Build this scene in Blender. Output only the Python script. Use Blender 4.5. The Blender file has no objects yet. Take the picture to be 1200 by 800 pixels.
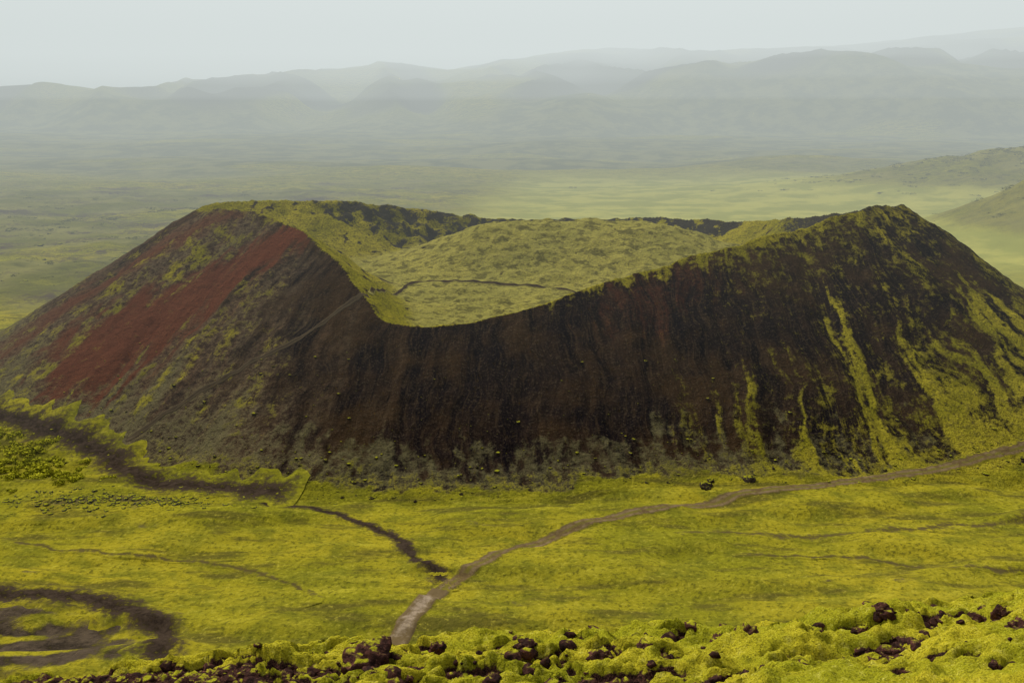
import bpy, math, random
import numpy as np
from mathutils import noise as mn, Vector
random.seed(4); rng=np.random.default_rng(7)
scene=bpy.context.scene
# ------------------------------------------------------------------ numpy helpers
def ss(a,b,x):
    t=np.clip((x-a)/(b-a),0,1); return t*t*(3-2*t)
def _h(xi,yi,seed):
    h=(xi*374761393+yi*668265263+seed*974634777)&0xffffffff
    h=((h^(h>>13))*1274126177)&0xffffffff
    h=h^(h>>16); h=(h*2246822519)&0xffffffff
    return (h^(h>>15))&0xffffff
def pn(x,y,seed=0):
    x=np.asarray(x,float);y=np.asarray(y,float)
    xi=np.floor(x).astype(np.int64);yi=np.floor(y).astype(np.int64)
    fx=x-xi;fy=y-yi
    u=fx*fx*fx*(fx*(fx*6-15)+10);v=fy*fy*fy*(fy*(fy*6-15)+10)
    def g(i,j):
        a=_h(xi+i,yi+j,seed)*(2*math.pi/0x1000000)
        return np.cos(a)*(fx-i)+np.sin(a)*(fy-j)
    return 1.45*((g(0,0)*(1-u)+g(1,0)*u)*(1-v)+(g(0,1)*(1-u)+g(1,1)*u)*v)
def fbm(x,y,o=3,seed=0,gain=.5):
    s=0;a=1.;n=0
    for i in range(o):
        s=s+a*pn(np.asarray(x)*2**i+i*17.3,np.asarray(y)*2**i-i*9.1,seed+i*31);n+=a;a*=gain
    return s/n
def worley(x,y,seed=0):
    xi=np.floor(x).astype(np.int64);yi=np.floor(y).astype(np.int64);d=np.full(np.shape(x),9.)
    for i in(-1,0,1):
        for j in(-1,0,1):
            cx=xi+i;cy=yi+j
            px=cx+_h(cx,cy,seed)/0x1000000;py=cy+_h(cx,cy,seed+77)/0x1000000
            d=np.minimum(d,(x-px)**2+(y-py)**2)
    return np.sqrt(d)
# ------------------------------------------------------------------ terrain functions (metres, z=0 valley floor)
RX=np.array([-2600,-1797,-1497,-1390,-1078,-599,-359,-210,60,270,479,689,1198,1797,2700])
RZ=np.array([130,145,175,160,204,241,263,241,278,315,313,295,330,390,420])
def crest(x): return .12+np.interp(x,[-14,-4,-2.3,0,1.7,3,4,14],[75.38,75.60,75.81,75.97,76.05,76.22,76.32,77.0])
def hillsum(x,y):
    return (52*np.exp(-((x-600)/250)**2-((y-1010)/120)**2),46*np.exp(-((x-375)/85)**2-((y-640)/66)**2),16*np.exp(-((x-420)/150)**2-((y-1350)/100)**2))
def G(x,y):
    x=np.asarray(x,float);y=np.asarray(y,float)
    near=ss(900,500,y)
    g=1.1*fbm(x/45,y/32,3,1)+near*(.4*fbm(x/9,y/9,2,5)+.9*np.abs(fbm(x/26,y/13,2,9)))
    g=g+1.3*ss(-.1,.12,fbm(x/60,y/16,2,44))*ss(260,200,y)
    g=g+2*ss(-90,-190,x)*ss(220,300,y)*ss(600,400,y)
    lava=ss(-40,-170,x-.15*(y-400))*ss(350,440,y)*ss(1500,900,y)
    g=g+lava*(4.5*np.abs(fbm(x/34,y/34,3,13))+5*fbm(x/120,y/90,2,15)+3)
    h3=hillsum(x,y);hh=h3[0]+h3[1]+h3[2]
    g=g+hh*(1+.25*fbm(x/45,y/45,3,17))
    far=ss(1050,2500,y)
    g=g+far*36+ss(1000,1300,y)*(15*fbm(x/420,y/190,2,21)+1.0*fbm(x/70,y/60,2,23))
    wp=fbm(x/600,y/900,2,31)
    t=np.clip((y-2150-220*wp)/1400,0,1)
    rz=np.interp(x,RX,RZ)-60
    t2=np.clip((y-2100-260*wp+.08*x)/450,0,1)
    sh=ss(-300,900,x)*125+ss(-300,-1200,x)*40+40+14*fbm(x/420,y*0+3,2,33)
    main=rz*(.5*ss(0,.5,t)+.5*ss(.4,1,t))*(1-.25*ss(3700,5500,y))
    m=np.maximum(main,sh*ss(0,1,t2)*ss(0.05,.3,t2)*ss(3400,2700,y))
    rid=1-2*np.abs(fbm(x/330+.3*fbm(x/260,y/260,2,3),y/900,2,37))
    g=g+m+ss(.02,.25,t)*ss(1.0,.6,t)*60*(rid-.45)+ss(0,.2,t)*ss(1.3,.9,t)*6*fbm(x/110,y/140,2,39)
    hz=crest(x)+.3*(7-np.minimum(y,7))-.76*np.maximum(y-7,0)-.0022*np.maximum(np.abs(x)-14,0)**2
    hz=np.where(y<0,hz-.3*-y*.6,hz)
    return np.maximum(g,hz-.35)
RIM=np.array([(13,376,40.8),(-6,375,41),(-31,365,45),(-59,350,49.5),(-80,338,51),(-96,331,50.6),(-102,321,49),(-92,313,50.3),(-82,309,50.3),(-73,303,48.3),(-61,290,46),(-49,273,40),(-40,259,33.5),
(-32,250,28),(-21,246,27.3),(-9,247,28.6),(8,251.5,32),(22,257.5,35.5),(46,267,40.8),(66,274,45.4),(84,281.5,48.4),(98,286,52.3),(107,291,53.2),(116,297,53.2),(119,306,51),(110,320,49),(98,332,46),(86,345,43),(72,356,42.5),(48,370,42),(30,375,41)],float)
def resample(P,n,closed):
    P=np.asarray(P,float);m=len(P);out=[]
    for i in range(m if closed else m-1):
        if closed: a,b,c,d=P[i-1],P[i],P[(i+1)%m],P[(i+2)%m]
        else: a,b,c,d=P[max(i-1,0)],P[i],P[i+1],P[min(i+2,m-1)]
        for t in np.linspace(0,1,12,endpoint=False):
            out.append(.5*((2*b)+(-a+c)*t+(2*a-5*b+4*c-d)*t*t+(-a+3*b-3*c+d)*t**3))
    out.append(P[0] if closed else P[-1]);out=np.array(out)
    L=np.r_[0,np.cumsum(np.linalg.norm(np.diff(out[:,:2],axis=0),axis=1))]
    s=np.linspace(0,L[-1],n)
    return np.stack([np.interp(s,L,out[:,k]) for k in range(P.shape[1])],1),s
rim,rs=resample(RIM,150,True)
rim[:,2]+=1.0*fbm(rs/13,rs*0+3.3,2,51)+1.2*ss(50,100,rim[:,0])*fbm(rs/7,rs*0+1.3,2,52)+1.3*ss(340,360,rim[:,1])*fbm(rs/8,rs*0+4,2,55)
rim[:,0]+=1.2*fbm(rs/12,rs*0+8.3,2,53);rim[:,1]+=1.2*fbm(rs/12,rs*0+12.3,2,54)
rim[-1]=rim[0]
CX,CY=5.,305.
rth=np.unwrap(np.arctan2(rim[:,1]-CY,rim[:,0]-CX));rr=np.hypot(rim[:,0]-CX,rim[:,1]-CY)
rslope=np.interp(rim[:,0],[-80,-50,-38,30,100],[.6,.62,.63,.67,.68])
A0=rim[:-1];D0=rim[1:]-rim[:-1];L2=(D0[:,0]**2+D0[:,1]**2)
def crater(x,y):
    shp=x.shape;X=x.ravel();Y=y.ravel();n=len(X)
    out={k:np.zeros(n) for k in('ho','hi','s','d','Z')}
    f4=np.float32
    for a in range(0,n,20000):
        sl=slice(a,a+20000);x_=X[sl,None].astype(f4);y_=Y[sl,None].astype(f4)
        rx=x_-A0[None,:,0].astype(f4);ry=y_-A0[None,:,1].astype(f4)
        u=np.clip((rx*D0[:,0].astype(f4)+ry*D0[:,1].astype(f4))/L2.astype(f4),0,1)
        dd=np.hypot(rx-u*D0[:,0].astype(f4),ry-u*D0[:,1].astype(f4))
        zz=A0[:,2].astype(f4)+u*D0[:,2].astype(f4)
        eo=zz-rslope[:-1].astype(f4)*dd
        mx=eo.max(1);out['ho'][sl]=mx;out['hi'][sl]=(zz-f4(.72)*dd).max(1)
        w=np.exp((eo-mx[:,None])/1.6);w/=w.sum(1)[:,None]
        out['s'][sl]=(w*(rs[:-1].astype(f4)+u*f4(rs[1]))).sum(1);out['Z'][sl]=(w*zz).sum(1);out['d'][sl]=(w*dd).sum(1)
    th=np.arctan2(Y-CY,X-CX);r=np.hypot(X-CX,Y-CY)
    o=np.argsort(np.mod(rth[:-1],2*math.pi))
    R=np.interp(np.mod(th,2*math.pi),np.mod(rth[:-1],2*math.pi)[o],rr[:-1][o],period=2*math.pi)
    ins=r<R
    g=G(X,Y)
    s,d=out['s'],out['d']
    sw=s+3.6*fbm(X/16,Y/16,3,60)
    lump=fbm(X/7,Y/7,3,62)
    ho=out['ho']+ss(1,14,d)*(1.5*fbm(sw/7,d/40,3,61)+.6*lump)+.5*fbm(X/2.6,Y/2.6,3,63)
    e=ho-g;k=2.2
    ho=g+k*np.logaddexp(0,e/k)-.22
    F=23.6+.125*(np.clip(Y,250,325)-262)
    my=np.where(Y<332,22.,17.)
    F=F+12.3*np.exp(-((X-22)/50)**4)*np.exp(-((Y-332)/my)**2)
    F=F+3.2*np.exp(-((X+8)/16)**2-((Y-318)/9)**2)
    F=F+.5*(1-worley(X/3.0,Y/2.6,5))+2.6*np.abs(fbm(X/17,Y/9,3,66))+.6*lump
    hi=out['hi']+1.6*fbm(X/9,Y/9,3,67)*ss(0,6,d)+ss(330,350,Y)*ss(10,-10,X)*(2.6*fbm(X/6,Y/5,3,68))*ss(0,5,d)+.45*fbm(X/2.6,Y/2.6,3,63)
    k=1.3;hi=F+k*np.logaddexp(0,(hi-F)/k)
    z=np.where(ins,hi,ho)
    return z.reshape(shp),{k:v.reshape(shp) for k,v in dict(s=s,sw=sw,d=d,Z=out['Z'],ins=ins,g=g,floor=F,hi=out['hi'],lump=lump).items()}
# ------------------------------------------------------------------ mesh helpers
def newmesh(name,co,faces,mat,smooth=True):
    me=bpy.data.meshes.new(name);co=np.asarray(co,np.float32);faces=np.asarray(faces,np.int32)
    k=faces.shape[1]
    me.vertices.add(len(co));me.vertices.foreach_set('co',co.ravel())
    me.loops.add(faces.size);me.loops.foreach_set('vertex_index',faces.ravel())
    me.polygons.add(len(faces));me.polygons.foreach_set('loop_start',np.arange(0,faces.size,k,dtype=np.int32))
    me.polygons.foreach_set('loop_total',np.full(len(faces),k,np.int32))
    me.polygons.foreach_set('use_smooth',np.full(len(faces),smooth))
    me.update(calc_edges=True);me.materials.append(mat)
    ob=bpy.data.objects.new(name,me);scene.collection.objects.link(ob);return ob
def attr(ob,name,vec):
    v=np.asarray(vec,np.float32)
    a=ob.data.attributes.new(name,'FLOAT_VECTOR' if v.ndim==2 else 'FLOAT','POINT')
    a.data.foreach_set('vector' if v.ndim==2 else 'value',v.ravel())
def grid(xs,ys):
    X,Y=np.meshgrid(xs,ys);nx,ny=len(xs),len(ys)
    i=np.arange(nx*ny).reshape(ny,nx)
    f=np.stack([i[:-1,:-1],i[:-1,1:],i[1:,1:],i[1:,:-1]],-1).reshape(-1,4)
    return X,Y,f
def axis(lo,hi,a,b,base,rate):
    r=[b];v=b
    while v<hi: v+=base+rate*(v-b);r.append(v)
    l=[];v=a
    while v>lo: v-=base+rate*(a-v);l.append(v)
    return np.array(l[::-1]+list(np.arange(a,b,base))+r)
# ------------------------------------------------------------------ node helpers
class NT:
    def __init__(s,name):
        s.m=bpy.data.materials.new(name);s.m.use_nodes=True;s.t=s.m.node_tree;s.t.nodes.clear()
        s.out=s.n('ShaderNodeOutputMaterial')
    def n(s,ty,**kw):
        nd=s.t.nodes.new(ty)
        for k,v in kw.items(): setattr(nd,k,v)
        return nd
    def put(s,sock,v):
        if isinstance(v,bpy.types.NodeSocket): s.t.links.new(v,sock)
        else:
            if isinstance(v,(tuple,list)) and len(v)==3 and len(sock.default_value)==4: v=(*v,1)
            sock.default_value=v
    def math(s,op,a,b=0.,c=0.,clamp=False):
        nd=s.n('ShaderNodeMath',operation=op,use_clamp=clamp)
        s.put(nd.inputs[0],a);s.put(nd.inputs[1],b);s.put(nd.inputs[2],c);return nd.outputs[0]
    def jit(s,a,nz,k): return s.math('ADD',a,s.math('MULTIPLY_ADD',nz,k,-.5*k))
    def mix(s,f,a,b,bt='MIX'):
        nd=s.n('ShaderNodeMix',data_type='RGBA',blend_type=bt)
        s.put(nd.inputs[0],f);s.put(nd.inputs[6],a);s.put(nd.inputs[7],b);return nd.outputs[2]
    def step(s,x,a,b,lo=0.,hi=1.):
        nd=s.n('ShaderNodeMapRange',interpolation_type='SMOOTHSTEP')
        s.put(nd.inputs[0],x);nd.inputs[1].default_value=a;nd.inputs[2].default_value=b;nd.inputs[3].default_value=lo;nd.inputs[4].default_value=hi
        return nd.outputs[0]
    def noise(s,vec,scale,det=3,rough=.6,dist=0.):
        nd=s.n('ShaderNodeTexNoise');s.put(nd.inputs['Vector'],vec);nd.inputs['Scale'].default_value=scale
        nd.inputs['Detail'].default_value=det;nd.inputs['Roughness'].default_value=rough;nd.inputs['Distortion'].default_value=dist
        return nd.outputs['Fac']
    def vor(s,vec,scale,out='Distance'):
        nd=s.n('ShaderNodeTexVoronoi');s.put(nd.inputs['Vector'],vec);nd.inputs['Scale'].default_value=scale;return nd.outputs[out]
    def pos(s): return s.n('ShaderNodeNewGeometry').outputs['Position']
    def scale(s,vec,xyz):
        nd=s.n('ShaderNodeMapping');s.put(nd.inputs[0],vec);nd.inputs['Scale'].default_value=xyz;return nd.outputs[0]
    def at(s,name,o='Vector'): return s.n('ShaderNodeAttribute',attribute_name=name).outputs[o]
    def sep(s,v):
        nd=s.n('ShaderNodeSeparateXYZ');s.put(nd.inputs[0],v);return nd.outputs
    def surf(s,col,bump=None,dist=.2,strength=.6):
        b=s.n('ShaderNodeBsdfDiffuse');s.put(b.inputs['Color'],col);b.inputs['Roughness'].default_value=.3
        if bump is not None:
            u=s.n('ShaderNodeBump');u.inputs['Strength'].default_value=strength;u.inputs['Distance'].default_value=dist
            s.put(u.inputs['Height'],bump);s.t.links.new(u.outputs[0],b.inputs['Normal'])
        s.t.links.new(b.outputs[0],s.out.inputs['Surface'])
def grass(n,P):
    """moss/grass meadow colour in world metres"""
    big=n.noise(P,.022,2);mid=n.noise(P,.14,4,.65);fine=n.noise(P,1.1,3,.7);st=n.noise(n.scale(P,(.05,.22,.1)),1,4,.65)
    c=n.mix(n.step(big,.38,.62),(.23,.215,.014),(.33,.275,.018))
    c=n.mix(n.step(mid,.42,.66,0,.8),c,(.14,.140,.014))
    c=n.mix(n.step(st,.50,.66,0,.85),c,(.100,.085,.018))
    c=n.mix(n.step(st,.47,.30,0,.5),c,(.39,.34,.03))
    c=n.mix(n.step(fine,.5,.68,0,.75),c,(.085,.080,.012))
    c=n.mix(n.step(fine,.46,.28,0,.5),c,(.46,.40,.05))
    return c,fine
# ------------------------------------------------------------------ materials
def mat_ground():
    n=NT('meadow_ground');P=n.pos();c,b=grass(n,P)
    A=n.sep(n.at('ga'))
    nz=n.noise(P,.35,4,.7);nz2=n.noise(P,.022,4,.6)
    c=n.mix(A[1],c,n.mix(n.step(nz2,.4,.6),(.44,.41,.075),(.30,.30,.05)))
    f=n.jit(A[2],nz2,.9)
    c=n.mix(n.step(f,.3,.8),c,n.mix(n.step(nz2,.38,.64),(.10,.10,.025),(.22,.20,.05)))
    f=n.jit(A[0],n.mix(.35,nz,nz2),1.6)
    c=n.mix(n.step(f,.38,.80),c,n.mix(n.step(nz,.3,.65),(.024,.018,.013),(.095,.070,.045)))
    n.surf(c,bump=b,dist=.6,strength=.8);return n.m
def mat_road(name,c1,c2,rut=True,amp=1.2,lo=.12,hi=.5,base=None):
    n=NT(name);P=n.pos();R=n.sep(n.at('road'))
    nz=n.noise(P,.7,4,.7)
    c,b=grass(n,P) if base is None else (n.mix(nz,*base),nz)
    f=n.jit(R[0],nz,amp)
    g=n.mix(n.step(nz,.35,.65),c1,c2)
    if rut:
        ctr=n.math('MULTIPLY',n.step(R[1],.30,.10),n.step(nz,.38,.55))
        g=n.mix(n.math('MULTIPLY',ctr,.85),g,(.15,.13,.02))
        g=n.mix(n.step(R[1],.45,.7,0,.6),g,(.06,.042,.016))
    c=n.mix(n.step(f,lo,hi),c,g)
    n.surf(c,bump=b,dist=.3,strength=.5);return n.m
def mat_crater():
    n=NT('scoria_and_moss');P=n.pos();A=n.sep(n.at('ca'));SD=n.at('sd');B=n.sep(n.at('cb'));SE=n.sep(SD)
    st=n.noise(n.scale(SD,(.26,.026,0)),1,5,.70);st2=n.noise(n.scale(SD,(1.1,.12,0)),1,4,.75)
    fine=n.noise(P,1.6,3,.78);spk=n.noise(P,.6,5,.8);mid=n.noise(P,.05,3,.6)
    c=n.mix(n.step(st,.38,.60),(.010,.007,.007),(.040,.024,.014))
    c=n.mix(n.math('MULTIPLY',n.step(mid,.46,.60),.7),c,(.010,.008,.010))
    c=n.mix(n.step(mid,.50,.36,0,.65),c,(.055,.032,.014))
    c=n.mix(n.step(st2,.48,.66,0,.6),c,(.065,.042,.023))
    c=n.mix(n.step(fine,.52,.68,0,.6),c,(.095,.070,.042))
    c=n.mix(n.step(n.jit(SE[2],st,1.1),.05,.95,0,.92),c,n.mix(n.step(spk,.35,.62),(.05,.031,.020),(.16,.115,.066)))  # left flank: browner scoria, also painted paler for its lit look
    f=n.jit(n.jit(A[1],st,1.1),spk,.8)
    c=n.mix(n.step(f,.25,.95,0,.92),c,n.mix(st2,(.080,.022,.012),(.185,.066,.032)))
    f=n.jit(A[2],spk,1.4)
    c=n.mix(n.step(f,.35,.85,0,.85),c,n.mix(fine,(.09,.082,.035),(.22,.19,.09)))
    mc=n.mix(n.step(mid,.4,.62),(.28,.25,.018),(.40,.335,.028))
    mc=n.mix(n.step(fine,.48,.66,0,.8),mc,(.11,.095,.014))
    mc=n.mix(n.step(spk,.50,.64,0,.7),mc,(.12,.10,.028))
    hum_shade=n.noise(n.scale(P,(.28,.42,.4)),1,3,.7)
    mc=n.mix(n.math('MULTIPLY',B[0],.5),mc,(.46,.41,.12))
    mc=n.mix(n.math('MULTIPLY',n.step(hum_shade,.48,.62),n.math('MULTIPLY',B[0],.8)),mc,(.13,.115,.03))  # dark blotches paint hummock shadows onto the crater floor moss
    f=n.jit(n.jit(A[0],spk,2.0),st2,.8)
    c=n.mix(n.step(f,.34,.82),c,mc)
    gc,gb=grass(n,P)
    c=n.mix(n.step(n.jit(B[1],spk,1.),.35,.75),c,gc)
    f=n.jit(B[2],spk,1.7)
    c=n.mix(n.step(f,.42,.68),c,n.mix(fine,(.02,.016,.012),(.08,.07,.05)))
    n.surf(c,bump=n.math('MULTIPLY_ADD',fine,.7,n.noise(P,.6,3,.7)),dist=1.3,strength=1.);return n.m
def mat_fore():
    n=NT('foreground_moss');P=n.pos();A=n.sep(n.at('fa'))
    a=n.noise(P,1.1,3);b=n.noise(P,11,4,.75);f=n.noise(P,75,3,.8)
    c=n.mix(n.step(a,.4,.62),(.36,.35,.016),(.54,.46,.026))
    c=n.mix(n.step(b,.52,.68,0,.7),c,(.15,.15,.012))
    c=n.mix(n.step(b,.46,.3,0,.5),c,(.70,.63,.12))
    c=n.mix(n.step(f,.49,.63,0,.75),c,(.11,.11,.010))
    c=n.mix(n.step(f,.42,.28,0,.6),c,(.78,.73,.18))
    c=n.mix(n.step(A[1],.42,.04,0,.88),c,(.05,.047,.010))  # shade in the hollows between moss cushions, put into the colour
    g=n.jit(A[0],b,1.2)
    s=n.mix(n.step(f,.4,.65),(.022,.013,.010),(.13,.058,.040))
    c=n.mix(n.step(g,.40,.60),c,s)
    n.surf(c,bump=n.math('MULTIPLY_ADD',b,1.3,f),dist=.04,strength=.9);return n.m
def mat_rock(name,c1,c2,sc,moss=0.,dist=.02):
    n=NT(name);P=n.pos();a=n.noise(P,sc,4,.7);b=n.noise(P,sc*4,3,.7);v=n.vor(P,sc*3)
    c=n.mix(n.step(a,.35,.65),c1,c2);c=n.mix(n.step(b,.55,.72,0,.6),c,tuple(min(1,k*2.3) for k in c2))
    if moss:
        N=n.sep(n.n('ShaderNodeNewGeometry').outputs['Normal'])
        g=n.jit(N[2],a,2.)
        c=n.mix(n.step(g,1-moss,1.25-moss),c,(.28,.27,.015))
    n.surf(c,bump=n.math('MULTIPLY_ADD',v,.8,b),dist=dist,strength=1.);return n.m
def mat_shrub(name,c1,c2):
    n=NT(name);v=n.at('tint','Fac')
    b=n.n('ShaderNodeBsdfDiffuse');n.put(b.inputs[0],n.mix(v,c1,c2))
    n.t.links.new(b.outputs[0],n.out.inputs[0]);return n.m
# ------------------------------------------------------------------ ground sheet
xs=axis(-6500,6500,-200,200,1.4,.0135);ys=axis(-400,9500,0,430,1.4,.0075)
X,Y,f=grid(xs,ys);Z=G(X,Y)
lava=ss(-40,-170,X-.15*(Y-400))*ss(340,430,Y)*ss(1500,900,Y)
dark=lava*(.42+.7*fbm(X/70,Y/40,3,71))
q=np.hypot((X+84)/1.45,(Y-138)/.60)
N9=fbm(X/6,Y/4,3,70)
dark=np.maximum(dark,.86*ss(27,12,q+8*N9)-.75*ss(.0,.4,fbm(X/18,Y/3.6,3,172)))
dark=np.maximum(dark,.58*np.exp(-((X+82)/28)**2-((Y-194)/5)**2))
n7=fbm(X/22,Y/5,3,171);dark=np.maximum(dark,.46*ss(.26,.5,n7)*ss(230,200,Y))
plain=ss(400,560,Y)*ss(1350,1100,Y)*ss(-120,-20,X-.1*(Y-400)+30*fbm(X/80,Y/60,2,72))
h3=hillsum(X,Y);hills=h3[0]/52+h3[1]/42+h3[2]/18
plain=plain*(1-ss(.15,.4,hills))
moor=np.maximum(ss(1150,1450,Y+160*fbm(X/300,Y/200,3,73)),lava*.7);moor=np.maximum(moor,.55*ss(.1,.35,hills))
moor=moor*(1-.85*ss(.05,.4,fbm(X/320,Y/140,3,74))*ss(2500,2000,Y))
mt=ss(2200,2600,Y);mn_=fbm(X/300,Y/420,3,75)
dark=np.maximum(dark,mt*(.64+1.0*mn_+.2*ss(0,1200,X)));moor=moor*(1-.7*mt*ss(.1,-.25,mn_))
gully=np.exp(-((X+150+.12*(Y-3000)+60*fbm(Y/400,Y*0,2,7))/60)**2)*ss(2100,2400,Y)
dark=dark*(1-.9*gully);moor=moor*(1-.8*gully)
ob=newmesh('ground',np.stack([X,Y,Z],-1).reshape(-1,3),f,mat_ground())
attr(ob,'ga',np.stack([dark,plain,moor],-1).reshape(-1,3))
# ------------------------------------------------------------------ crater
CS=.6
cxs=np.arange(-228,232,CS);cys=np.arange(180,440,CS)
X,Y,f=grid(cxs,cys);Z,c=crater(X,Y)
CZ=Z
s,d,ins,N5=c['sw'],c['d'],c['ins'],c['lump']
H=Z-c['g'];t=np.clip(H/c['Z'],0,1)
N1=fbm(s/4.2,d/46,4,81,.64);N2=fbm(s/14,d/70,2,83);N3=fbm(X/6,Y/6,4,85,.68);NF=fbm(s/9+4,d/90,3,88,.6)
right=ss(12,80,X+14*N5)
low=ss(.50,.06,t+.80*N1+.55*NF+.28*N3-.12*ss(70,120,X))
moss=right*low*.88
moss=np.maximum(moss,ss(8,0,d+8*N1+9*N3)*ss(-12,30,X)*.76)
moss=np.maximum(moss,ss(46,2,d+26*N1+8*N3)*ss(30,66,X)*(.42+.7*N3+.3*N1))
moss=np.maximum(moss,ss(30,75,X)*(.26+.5*N3+.65*N1))
moss=np.maximum(moss,ss(120,170,X)*np.clip(.48+.9*N1,0,1))
left=ss(-30,-82,X+.25*(Y-250)+16*N5+22*N1)
moss=np.maximum(moss,left*np.clip(.30+.75*N1+.8*N3+.4*N2,0,.74)*ss(.03,.2,t))
moss=np.maximum(moss,ss(.12,.03,t+.08*N3+.05*N1)*.5)
moss=np.maximum(moss,ss(-36,-66,X+.1*(Y-250))*ss(8,0,d+7*N1+6*N3)*.6)
grey=np.maximum(ss(.36,.04,t+.30*N3+.30*N1)*.66,left*(.38+.6*N2+.3*ss(.6,.1,t)))
def seg(ax,ay,bx,by):
    L=math.hypot(bx-ax,by-ay);ux,uy=(bx-ax)/L,(by-ay)/L
    al=np.clip((X-ax)*ux+(Y-ay)*uy,0,L);return np.hypot(X-ax-al*ux,Y-ay-al*uy),al/L
dr,al=seg(-62,292,-114,260)
red=ss(2.0,.1,dr/(7+10*al)+1.2*N1+.6*N3)*1.05
dr2,al2=seg(-86,309,-142,286);red=np.maximum(red,.62*ss(1.7,.0,dr2/(6+10*al2)+1.1*N1+.6*N3))
red=np.maximum(red,.45*np.exp(-((X-40)/30)**2)*ss(34,8,d+10*N3+8*N1)+.34*left)
rr_=np.clip(red-.25,0,1)*(X<0)
moss=moss*(1-.85*rr_);grey=grey*(1-.8*rr_)
flr=ss(-2,2,c['floor']-c['hi'])
moss=np.where(ins,.98-.45*(1-flr)*ss(.0,.4,N3)-.40*ss(.2,.5,N3),moss);red=np.where(ins,.0,red);grey=np.where(ins,.3,grey)
back=ss(332,346,Y)*ss(34,0,X)*ss(.5,3,d)
rock=np.where(ins,back*(.58+.9*N3)+.65*(1-flr)*ss(.05,.45,N3)*ss(10,-30,X),.6*ss(3.5,.5,d+3*N3)*ss(.0,.35,N3))
rock=np.maximum(rock,ss(88,102,X)*ss(6,1,d+4*N3)*(.6+.5*N3)*ss(275,285,Y))
rock=np.maximum(rock,np.where(ins,ss(9,3,np.abs(d-4))*ss(80,98,X)*.75,0))
rock=np.maximum(rock,np.where(ins,ss(342,352,Y)*ss(10,22,X)*(.75+1.1*N3),0))
moss=np.where(ins&(back>.5),moss*.8,moss)
gb=np.where(ins,0,ss(.045,.0,H/40+.03*N3))
ob=newmesh('volcanic_crater',np.stack([X,Y,Z],-1).reshape(-1,3),f,mat_crater())
attr(ob,'ca',np.stack([moss,red,grey],-1).reshape(-1,3));attr(ob,'cb',np.stack([np.where(ins,flr,0),gb,rock],-1).reshape(-1,3))
attr(ob,'sd',np.stack([s,d,np.clip(left*(.85+.8*N2),0,1)],-1).reshape(-1,3))
def HT(x,y):
    x=np.asarray(x,float);y=np.asarray(y,float);g=G(x,y)
    i=(x-cxs[0])/CS;j=(y-cys[0])/CS
    ok=(i>=0)&(i<len(cxs)-1.01)&(j>=0)&(j<len(cys)-1.01)
    i=np.clip(i,0,len(cxs)-2.001);j=np.clip(j,0,len(cys)-2.001);a=i.astype(int);b=j.astype(int);u=i-a;v=j-b
    z=(CZ[b,a]*(1-u)+CZ[b,a+1]*u)*(1-v)+(CZ[b+1,a]*(1-u)+CZ[b+1,a+1]*u)*v
    return np.where(ok,np.maximum(g,z),g)
# ------------------------------------------------------------------ tracks draped on the terrain
def ribbon(name,pts,w,mat,lift=.12,wvar=.2,cross=11,w2=None,wob=.5):
    P,L=resample(pts,max(8,int(sum(math.dist(pts[i],pts[i+1]) for i in range(len(pts)-1))/.6)),False)
    T=np.gradient(P,axis=0);T/=np.linalg.norm(T,axis=1)[:,None];N=np.stack([-T[:,1],T[:,0]],1)
    P=P+N*(wob*fbm(L/9,L*0+w,2,91))[:,None]
    ww=np.linspace(w,w2 or w,len(P))*(1+wvar*fbm(L/6,L*0+2,2,92))
    tt=np.linspace(-1,1,cross)
    Q=P[:,None,:]+N[:,None,:]*(ww[:,None]*.5*1.35*tt[None,:])[...,None]
    z=HT(Q[...,0],Q[...,1])+lift-.35*(np.abs(tt)>.99)[None,:]
    n,m=z.shape;i=np.arange(n*m).reshape(n,m)
    f=np.stack([i[:-1,:-1],i[:-1,1:],i[1:,1:],i[1:,:-1]],-1).reshape(-1,4)[:,::-1]
    ob=newmesh(name,np.dstack([Q,z]).reshape(-1,3),f,mat)
    a=1-np.abs(tt)[None,:]*np.ones((n,1));e=np.minimum(np.arange(n),np.arange(n)[::-1])[:,None]*.6
    a=np.minimum(a,e/6)
    attr(ob,'road',np.stack([a,np.abs(tt)[None,:]*np.ones((n,1)),a*0],-1).reshape(-1,3));return ob
mr=mat_road('dirt_road_gravel',(.12,.080,.034),(.21,.150,.075),True,1.1,.1,.5);md=mat_road('dark_scoria_gravel',(.022,.015,.011),(.060,.042,.028),False,1.8,.1,.8)
mp=mat_road('trodden_path',(.055,.040,.015),(.11,.085,.03),False,2.4,.3,1.1)
msl=mat_road('slope_path',(.018,.013,.010),(.05,.036,.022),False,2.6,.3,1.2,((.035,.024,.016),(.13,.10,.055)))
mip=mat_road('inner_path',(.03,.02,.014),(.06,.04,.02),False,1.,.1,.5,((.14,.12,.03),(.42,.37,.09)))
ribbon('dirt_road',[(-22,128),(-18.8,136.5),(-16.8,142.4),(-12.9,153.6),(-6.1,164.5),(3.2,174.5),(20.4,185.4),(44.7,195.6),(74.4,204.3),(95.6,210.5),(118.9,218.8),(145.7,230.9),(200,246),(290,262)],3.2,mr,w2=1.9)
ribbon('gravel_pullout',[(-18.2,138),(-16,145),(-13.8,152),(-12.2,156)],2.8,mat_road('pale_gravel',(.24,.18,.12),(.36,.28,.19),False,1.7,.25,.9,((.12,.08,.034),(.18,.13,.065))),lift=.2)
ribbon('dirt_track',[(-11.7,155),(-13.4,160.5),(-19.2,172.7),(-24.9,180.4),(-34.6,188.4),(-46.3,194.7),(-61.8,199.3)],4.2,md,w2=2.2,wvar=1.1,wob=2)
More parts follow.
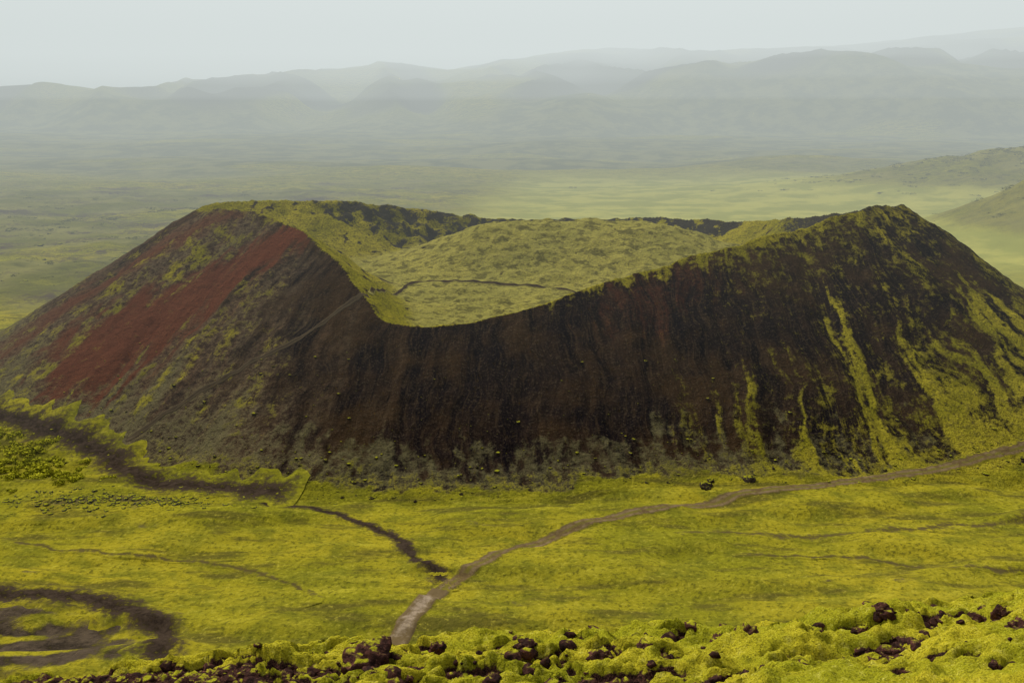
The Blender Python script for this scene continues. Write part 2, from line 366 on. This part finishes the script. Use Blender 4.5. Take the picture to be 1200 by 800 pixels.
ribbon('scoria_road',[(-210,262),(-160,254),(-136,247),(-119,238),(-99,225),(-87,212),(-72,204.5),(-52,201),(-45,200)],10.5,md,lift=.25,wvar=.9,wob=1.5)
ribbon('scoria_road',[(-120,153),(-94.4,152.8),(-83,152.8),(-71.3,151.5),(-60.4,146.8),(-53.7,139.3),(-52.3,128)],7.,md,lift=.22,wvar=.9,wob=1.4)
ribbon('eroded_bank',[(29.5,177.6),(41.5,180.4),(57.8,179),(80.5,182.5),(102.3,186),(130,190)],4.,mp,wvar=1.5,wob=2)
ribbon('eroded_bank',[(41.1,170.8),(62.6,169),(76.4,164.5),(91,163.3),(120,165)],2.,mp,wvar=1.2,wob=2)
ribbon('eroded_bank',[(-98.5,178),(-75.5,169),(-54.4,167.5),(-36.7,157),(-32,148.5)],2.,mp,wvar=1.2,wob=2)
ribbon('footpath',[(-92,226),(-80,236),(-67,242),(-55,247),(-44,254),(-38,260)],1.3,msl,lift=.15)
ribbon('footpath',[(-38,262),(-36,276),(-33,290),(-30,299),(-18,299),(-8,297.5),(8,294),(28,287),(40,284)],1.2,mip,lift=.2)
ribbon('footpath',[(-60,298),(-50,300),(-41,301),(-33,297)],1.1,mip,lift=.2)
# ------------------------------------------------------------------ scattered masses
def icos(sub):
    import bmesh
    bm=bmesh.new();bmesh.ops.create_icosphere(bm,subdivisions=sub,radius=1)
    v=np.array([q.co[:] for q in bm.verts]);fc=np.array([[q.index for q in g.verts] for g in bm.faces]);bm.free();return v,fc
def rockvar(sub,seed,amp=.45):
    v,fc=icos(sub);o=Vector((seed*7.1,seed*3.3,seed))
    out=[]
    for q in v:
        w=Vector(q);k=1+amp*mn.fractal(w*1.1+o,1.,2.,3)+amp*.5*mn.noise(w*3+o)+(.16*amp*mn.noise(w*8+o) if sub>2 else 0)
        cell=mn.voronoi(w*1.3+o)[0][0];k-=amp*.5*cell
        out.append(q*k)
    v=np.array(out);v*=np.array([1,.85,.7]);return v,fc
def scatter(name,vars_,pos,size,mat,smooth=True,flat=1.):
    V=[];F=[];T=[];off=0
    for i,(p_,s_) in enumerate(zip(pos,size)):
        va=vars_[rng.integers(len(vars_))];a=rng.uniform(0,6.28);ca,sa=math.cos(a),math.sin(a)
        sc=s_*rng.uniform(.8,1.2,3)*np.array([1,1,flat])
        v=va[0]*sc;v=np.stack([v[:,0]*ca-v[:,1]*sa,v[:,0]*sa+v[:,1]*ca,v[:,2]],1)+p_
        V.append(v);F.append(va[1]+off);off+=len(v)
        if len(va)>2: T.append(np.clip(va[2]+rng.uniform(-.2,.2),0,1))
    ob=newmesh(name,np.concatenate(V),np.concatenate(F),mat,smooth)
    if T: attr(ob,'tint',np.concatenate(T))
    return ob
r3=[rockvar(3,i) for i in range(8)];r2=[rockvar(2,i+20) for i in range(8)];r1=[rockvar(1,i+40) for i in range(6)]
n=3200;px=rng.uniform(-120,175,n);py=rng.uniform(190,262,n)
_,cc=crater(px,py);zz=HT(px,py);h=zz-cc['g']
k=(h>.12)&(h<22)&(rng.random(n)<np.exp(-h/6)+.08)&(~cc['ins'])
px,py,zz=px[k],py[k],zz[k];sz=.16+.65*rng.random(len(px))**4
scatter('scree_rubble',r1,np.stack([px,py,zz+.02],1),sz,mat_rock('scree_rock',(.02,.014,.011),(.07,.055,.04),1.5,.25,.1),flat=.9,smooth=False)
bp=np.array([(41.5,200.5),(51.5,204),(43,203)]);scatter('scoria_boulder',r3,np.column_stack([bp,HT(bp[:,0],bp[:,1])+.3]),[1.5,1.6,.9],mat_rock('boulder_rock',(.03,.022,.015),(.08,.06,.04),1.,.3,.15))
n=560;px=np.r_[rng.normal(-82,16,n),rng.normal(-70,9,60)];py=np.r_[rng.normal(194,3,n),rng.normal(201,3,60)]
scatter('lava_outcrop',r2,np.stack([px,py,HT(px,py)],1),.15+.7*rng.random(len(px))**2,mat_rock('lava_grey',(.035,.032,.026),(.12,.115,.09),1.,.35,.15),flat=.6)
n=1800;px=rng.uniform(-520,-110,n);py=rng.uniform(350,700,n);k=fbm(px/60,py/40,3,71)>.0;px,py=px[k],py[k]
scatter('lava_field_rocks',r1,np.stack([px,py,HT(px,py)-.2],1),.5+2.0*rng.random(len(px))**3,mat_rock('lava_far',(.03,.028,.022),(.09,.085,.065),.4,.45,.3),flat=.5)
def shrubvar(seed,nq):
    r=np.random.default_rng(seed);V=[];F=[];T=[]
    lob=r.normal(0,.42,(5,3));lob[:,2]=np.abs(lob[:,2])*.6+.25
    for i in range(nq):
        c0=lob[r.integers(5)];u=r.normal(size=3);u/=np.linalg.norm(u);u[2]=abs(u[2])*.9-.15
        c_=c0*.9+u*.42*r.uniform(.65,1.1);a=r.normal(size=3);a/=np.linalg.norm(a);b=np.cross(a,u);b/=np.linalg.norm(b)+1e-6
        q=.11*r.uniform(.6,1.4);a=np.cross(b,u+.4*r.normal(size=3));a/=np.linalg.norm(a)+1e-6
        V+=[c_-a*q-b*q*.6,c_+a*q-b*q*.6,c_+a*q+b*q*.6,c_-a*q+b*q*.6];F.append([4*i,4*i+1,4*i+2,4*i+3])
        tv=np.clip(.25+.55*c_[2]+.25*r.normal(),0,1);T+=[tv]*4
    return np.array(V),np.array(F),np.array(T)
sv=[shrubvar(i,170) for i in range(6)];sl=[shrubvar(i+9,46) for i in range(6)]
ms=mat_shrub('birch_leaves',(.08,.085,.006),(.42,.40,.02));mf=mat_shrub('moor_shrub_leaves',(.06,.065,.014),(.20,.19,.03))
P=[]
def clump(cx,cy,sx,sy,n): P.extend(zip(rng.normal(cx,sx,n),rng.normal(cy,sy,n)))
clump(-112,214,7,5,55);clump(-124,226,9,4,55);clump(-135,236,7,4,40);clump(-150,272,12,6,40);clump(-105,210,5,4,16);clump(-170,330,18,12,60);clump(-140,259,8,4,25);clump(-96,209,4,3,8)
P=np.array(P);P=P[(HT(P[:,0],P[:,1])-G(P[:,0],P[:,1])<1.5)]
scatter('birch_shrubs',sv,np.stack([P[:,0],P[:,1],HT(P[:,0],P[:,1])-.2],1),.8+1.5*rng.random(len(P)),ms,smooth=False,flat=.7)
n=4600;px=rng.uniform(-620,-120,n);py=350+rng.random(n)**1.4*600
px=px*(py/500);k=fbm(px/70,py/50,3,171)>.06;px,py=px[k],py[k]
n=1800;qx=rng.normal(620,150,n);qy=rng.normal(1000,60,n);wx=rng.normal(380,45,450);wy=rng.normal(635,36,450)
px=np.r_[px,qx,wx];py=np.r_[py,qy,wy]
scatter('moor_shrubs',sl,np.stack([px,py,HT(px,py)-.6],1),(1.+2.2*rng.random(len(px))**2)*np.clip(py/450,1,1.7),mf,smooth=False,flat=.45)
# ------------------------------------------------------------------ foreground mossy ledge
fx=np.concatenate([np.arange(-11,-4.6,.06),np.arange(-4.6,4.9,.022),np.arange(4.9,11,.06)]);fy=np.concatenate([np.arange(-2,5.2,.09),np.arange(5.2,8.0,.02),np.arange(8.0,13,.09)])
X,Y,f=grid(fx,fy)
def ledge(X,Y):
    base=crest(X)+.3*(7-Y)
    k=.25;base=base-.55*k*np.logaddexp(0,(Y-7)/k)
    w=fbm(X/.4,Y/.4,3,5)*.6
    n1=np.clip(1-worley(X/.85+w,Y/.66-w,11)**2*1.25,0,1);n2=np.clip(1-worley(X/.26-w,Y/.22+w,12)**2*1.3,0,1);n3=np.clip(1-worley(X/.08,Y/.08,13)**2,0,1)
    rough=.24*fbm(X/1.3,Y/.8,3,14)
    hgt=.15*n1+.05*n2+.018*n3+rough+.08*fbm(X/.22,Y/.22,4,18,.6)+.014*fbm(X/.045,Y/.045,2,15)
    soil=fbm(X/.5,Y/.20,4,16,.65)+.72*ss(-.6,-2.8,X)*ss(7.1,6.6,Y+.12*fbm(X/.5,Y*0,2,3))+.22*ss(6.6,6.1,Y)*ss(1.8,.6,X)+.04
    soil=soil+.28*ss(.6,.1,n1)-.15
    sm=ss(.0,.22,soil)
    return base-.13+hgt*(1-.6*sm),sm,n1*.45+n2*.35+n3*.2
Z,soil,cav_shade=ledge(X,Y)
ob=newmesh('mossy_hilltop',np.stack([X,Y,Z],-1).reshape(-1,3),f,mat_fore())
attr(ob,'fa',np.stack([soil,cav_shade,soil*0],-1).reshape(-1,3))
mrk=mat_rock('scoria_red',(.022,.013,.011),(.085,.036,.026),7,.10,.02)
n=12000;px=rng.uniform(-6,6,n);py=rng.uniform(5.2,7.2,n);z,so,_=ledge(px,py)
k=rng.random(n)<np.clip(so*.85,.012,1);px,py,z=px[k],py[k],z[k]
scatter('lava_rocks',r2,np.stack([px,py,z],1),.012+.07*rng.random(len(px))**2.4,mrk)
big=[(-1.03,6.35,.17),(-.78,6.25,.08),(1.05,6.45,.08),(1.5,6.5,.08),(1.66,6.4,.10),(1.85,6.5,.06),(2.65,6.5,.09),(2.45,6.4,.06),(3.3,6.6,.11),(3.12,6.55,.08),(3.5,6.5,.09),(.1,6.3,.08),(.35,6.2,.06),(.6,6.1,.11),(-.5,6.1,.06),(3.3,5.9,.12),(3.55,6.0,.08),(.9,6.1,.07),(-1.9,6.3,.07),(-2.7,6.4,.07),(-2.3,6.25,.06),(2.1,6.45,.05),(-1.5,6.2,.06)]
bx=np.array([q[0] for q in big]);by=np.array([q[1] for q in big]);bz,_,_=ledge(bx,by)
scatter('lava_boulder',[rockvar(4,i+50,.5) for i in range(5)],np.stack([bx,by,bz+.0],1),[q[2] for q in big],mrk)
# ------------------------------------------------------------------ mist volumes
def box(name,lo,hi,ext,col):
    x0,y0,z0=lo;x1,y1,z1=hi
    v=[(x0,y0,z0),(x1,y0,z0),(x1,y1,z0),(x0,y1,z0),(x0,y0,z1),(x1,y0,z1),(x1,y1,z1),(x0,y1,z1)]
    fc=[(0,3,2,1),(4,5,6,7),(0,1,5,4),(1,2,6,5),(2,3,7,6),(3,0,4,7)]
    n=NT(name)
    a=n.n('ShaderNodeVolumeAbsorption');a.inputs['Color'].default_value=(0,0,0,1);a.inputs['Density'].default_value=ext
    e=n.n('ShaderNodeEmission');e.inputs[0].default_value=(*[min(k,1) for k in col],1);e.inputs[1].default_value=ext*max(1,max(col))  # mist glows by itself: emission stands in for scattered daylight
    if max(col)>1: e.inputs[0].default_value=(*[k/max(col) for k in col],1)
    d=n.n('ShaderNodeAddShader');n.t.links.new(a.outputs[0],d.inputs[0]);n.t.links.new(e.outputs[0],d.inputs[1]);n.t.links.new(d.outputs[0],n.out.inputs['Volume'])
    return newmesh(name,v,fc,n.m,False)
box('valley_mist',(-7000,215,-60),(7000,9400,430),.00052,(.53,.585,.57))
box('cloud_layer',(-9000,1700,105),(9000,17000,3000),.00012,(1.15,1.21,1.22))
box('cloud_layer',(-8900,2000,150),(8900,16900,2900),.00018,(1.18,1.25,1.26))
box('cloud_layer',(-8800,2300,205),(8800,16800,2800),.00038,(1.18,1.26,1.28))
# ------------------------------------------------------------------ light
w=bpy.data.worlds.new('World');scene.world=w;w.use_nodes=True;t=w.node_tree
bg=t.nodes['Background'];sky=t.nodes.new('ShaderNodeTexSky');sky.sky_type='NISHITA';sky.sun_disc=False
EL,AZ=50,-42
sky.sun_elevation=math.radians(EL);sky.sun_rotation=math.radians(AZ);sky.air_density=1.5;sky.dust_density=6
hs=t.nodes.new('ShaderNodeHueSaturation');hs.inputs['Saturation'].default_value=.35
t.links.new(sky.outputs[0],hs.inputs['Color']);t.links.new(hs.outputs[0],bg.inputs[0]);bg.inputs[1].default_value=.15
L=bpy.data.lights.new('sun','SUN');L.energy=3.2;L.angle=math.radians(12);L.color=(1,.95,.86)
so=bpy.data.objects.new('sun',L);scene.collection.objects.link(so)
dr=Vector((math.sin(math.radians(AZ))*math.cos(math.radians(EL)),math.cos(math.radians(AZ))*math.cos(math.radians(EL)),math.sin(math.radians(EL))))
so.rotation_euler=dr.to_track_quat('Z','Y').to_euler()
cam=bpy.data.cameras.new('camera');cam.lens=35;cam.sensor_width=36;cam.clip_end=30000;cam.clip_start=.1
co=bpy.data.objects.new('camera',cam);co.location=(0,0,80);co.rotation_euler=(math.radians(77),0,0);scene.collection.objects.link(co);scene.camera=co
scene.view_settings.view_transform='Standard';scene.view_settings.look='None';scene.view_settings.exposure=0
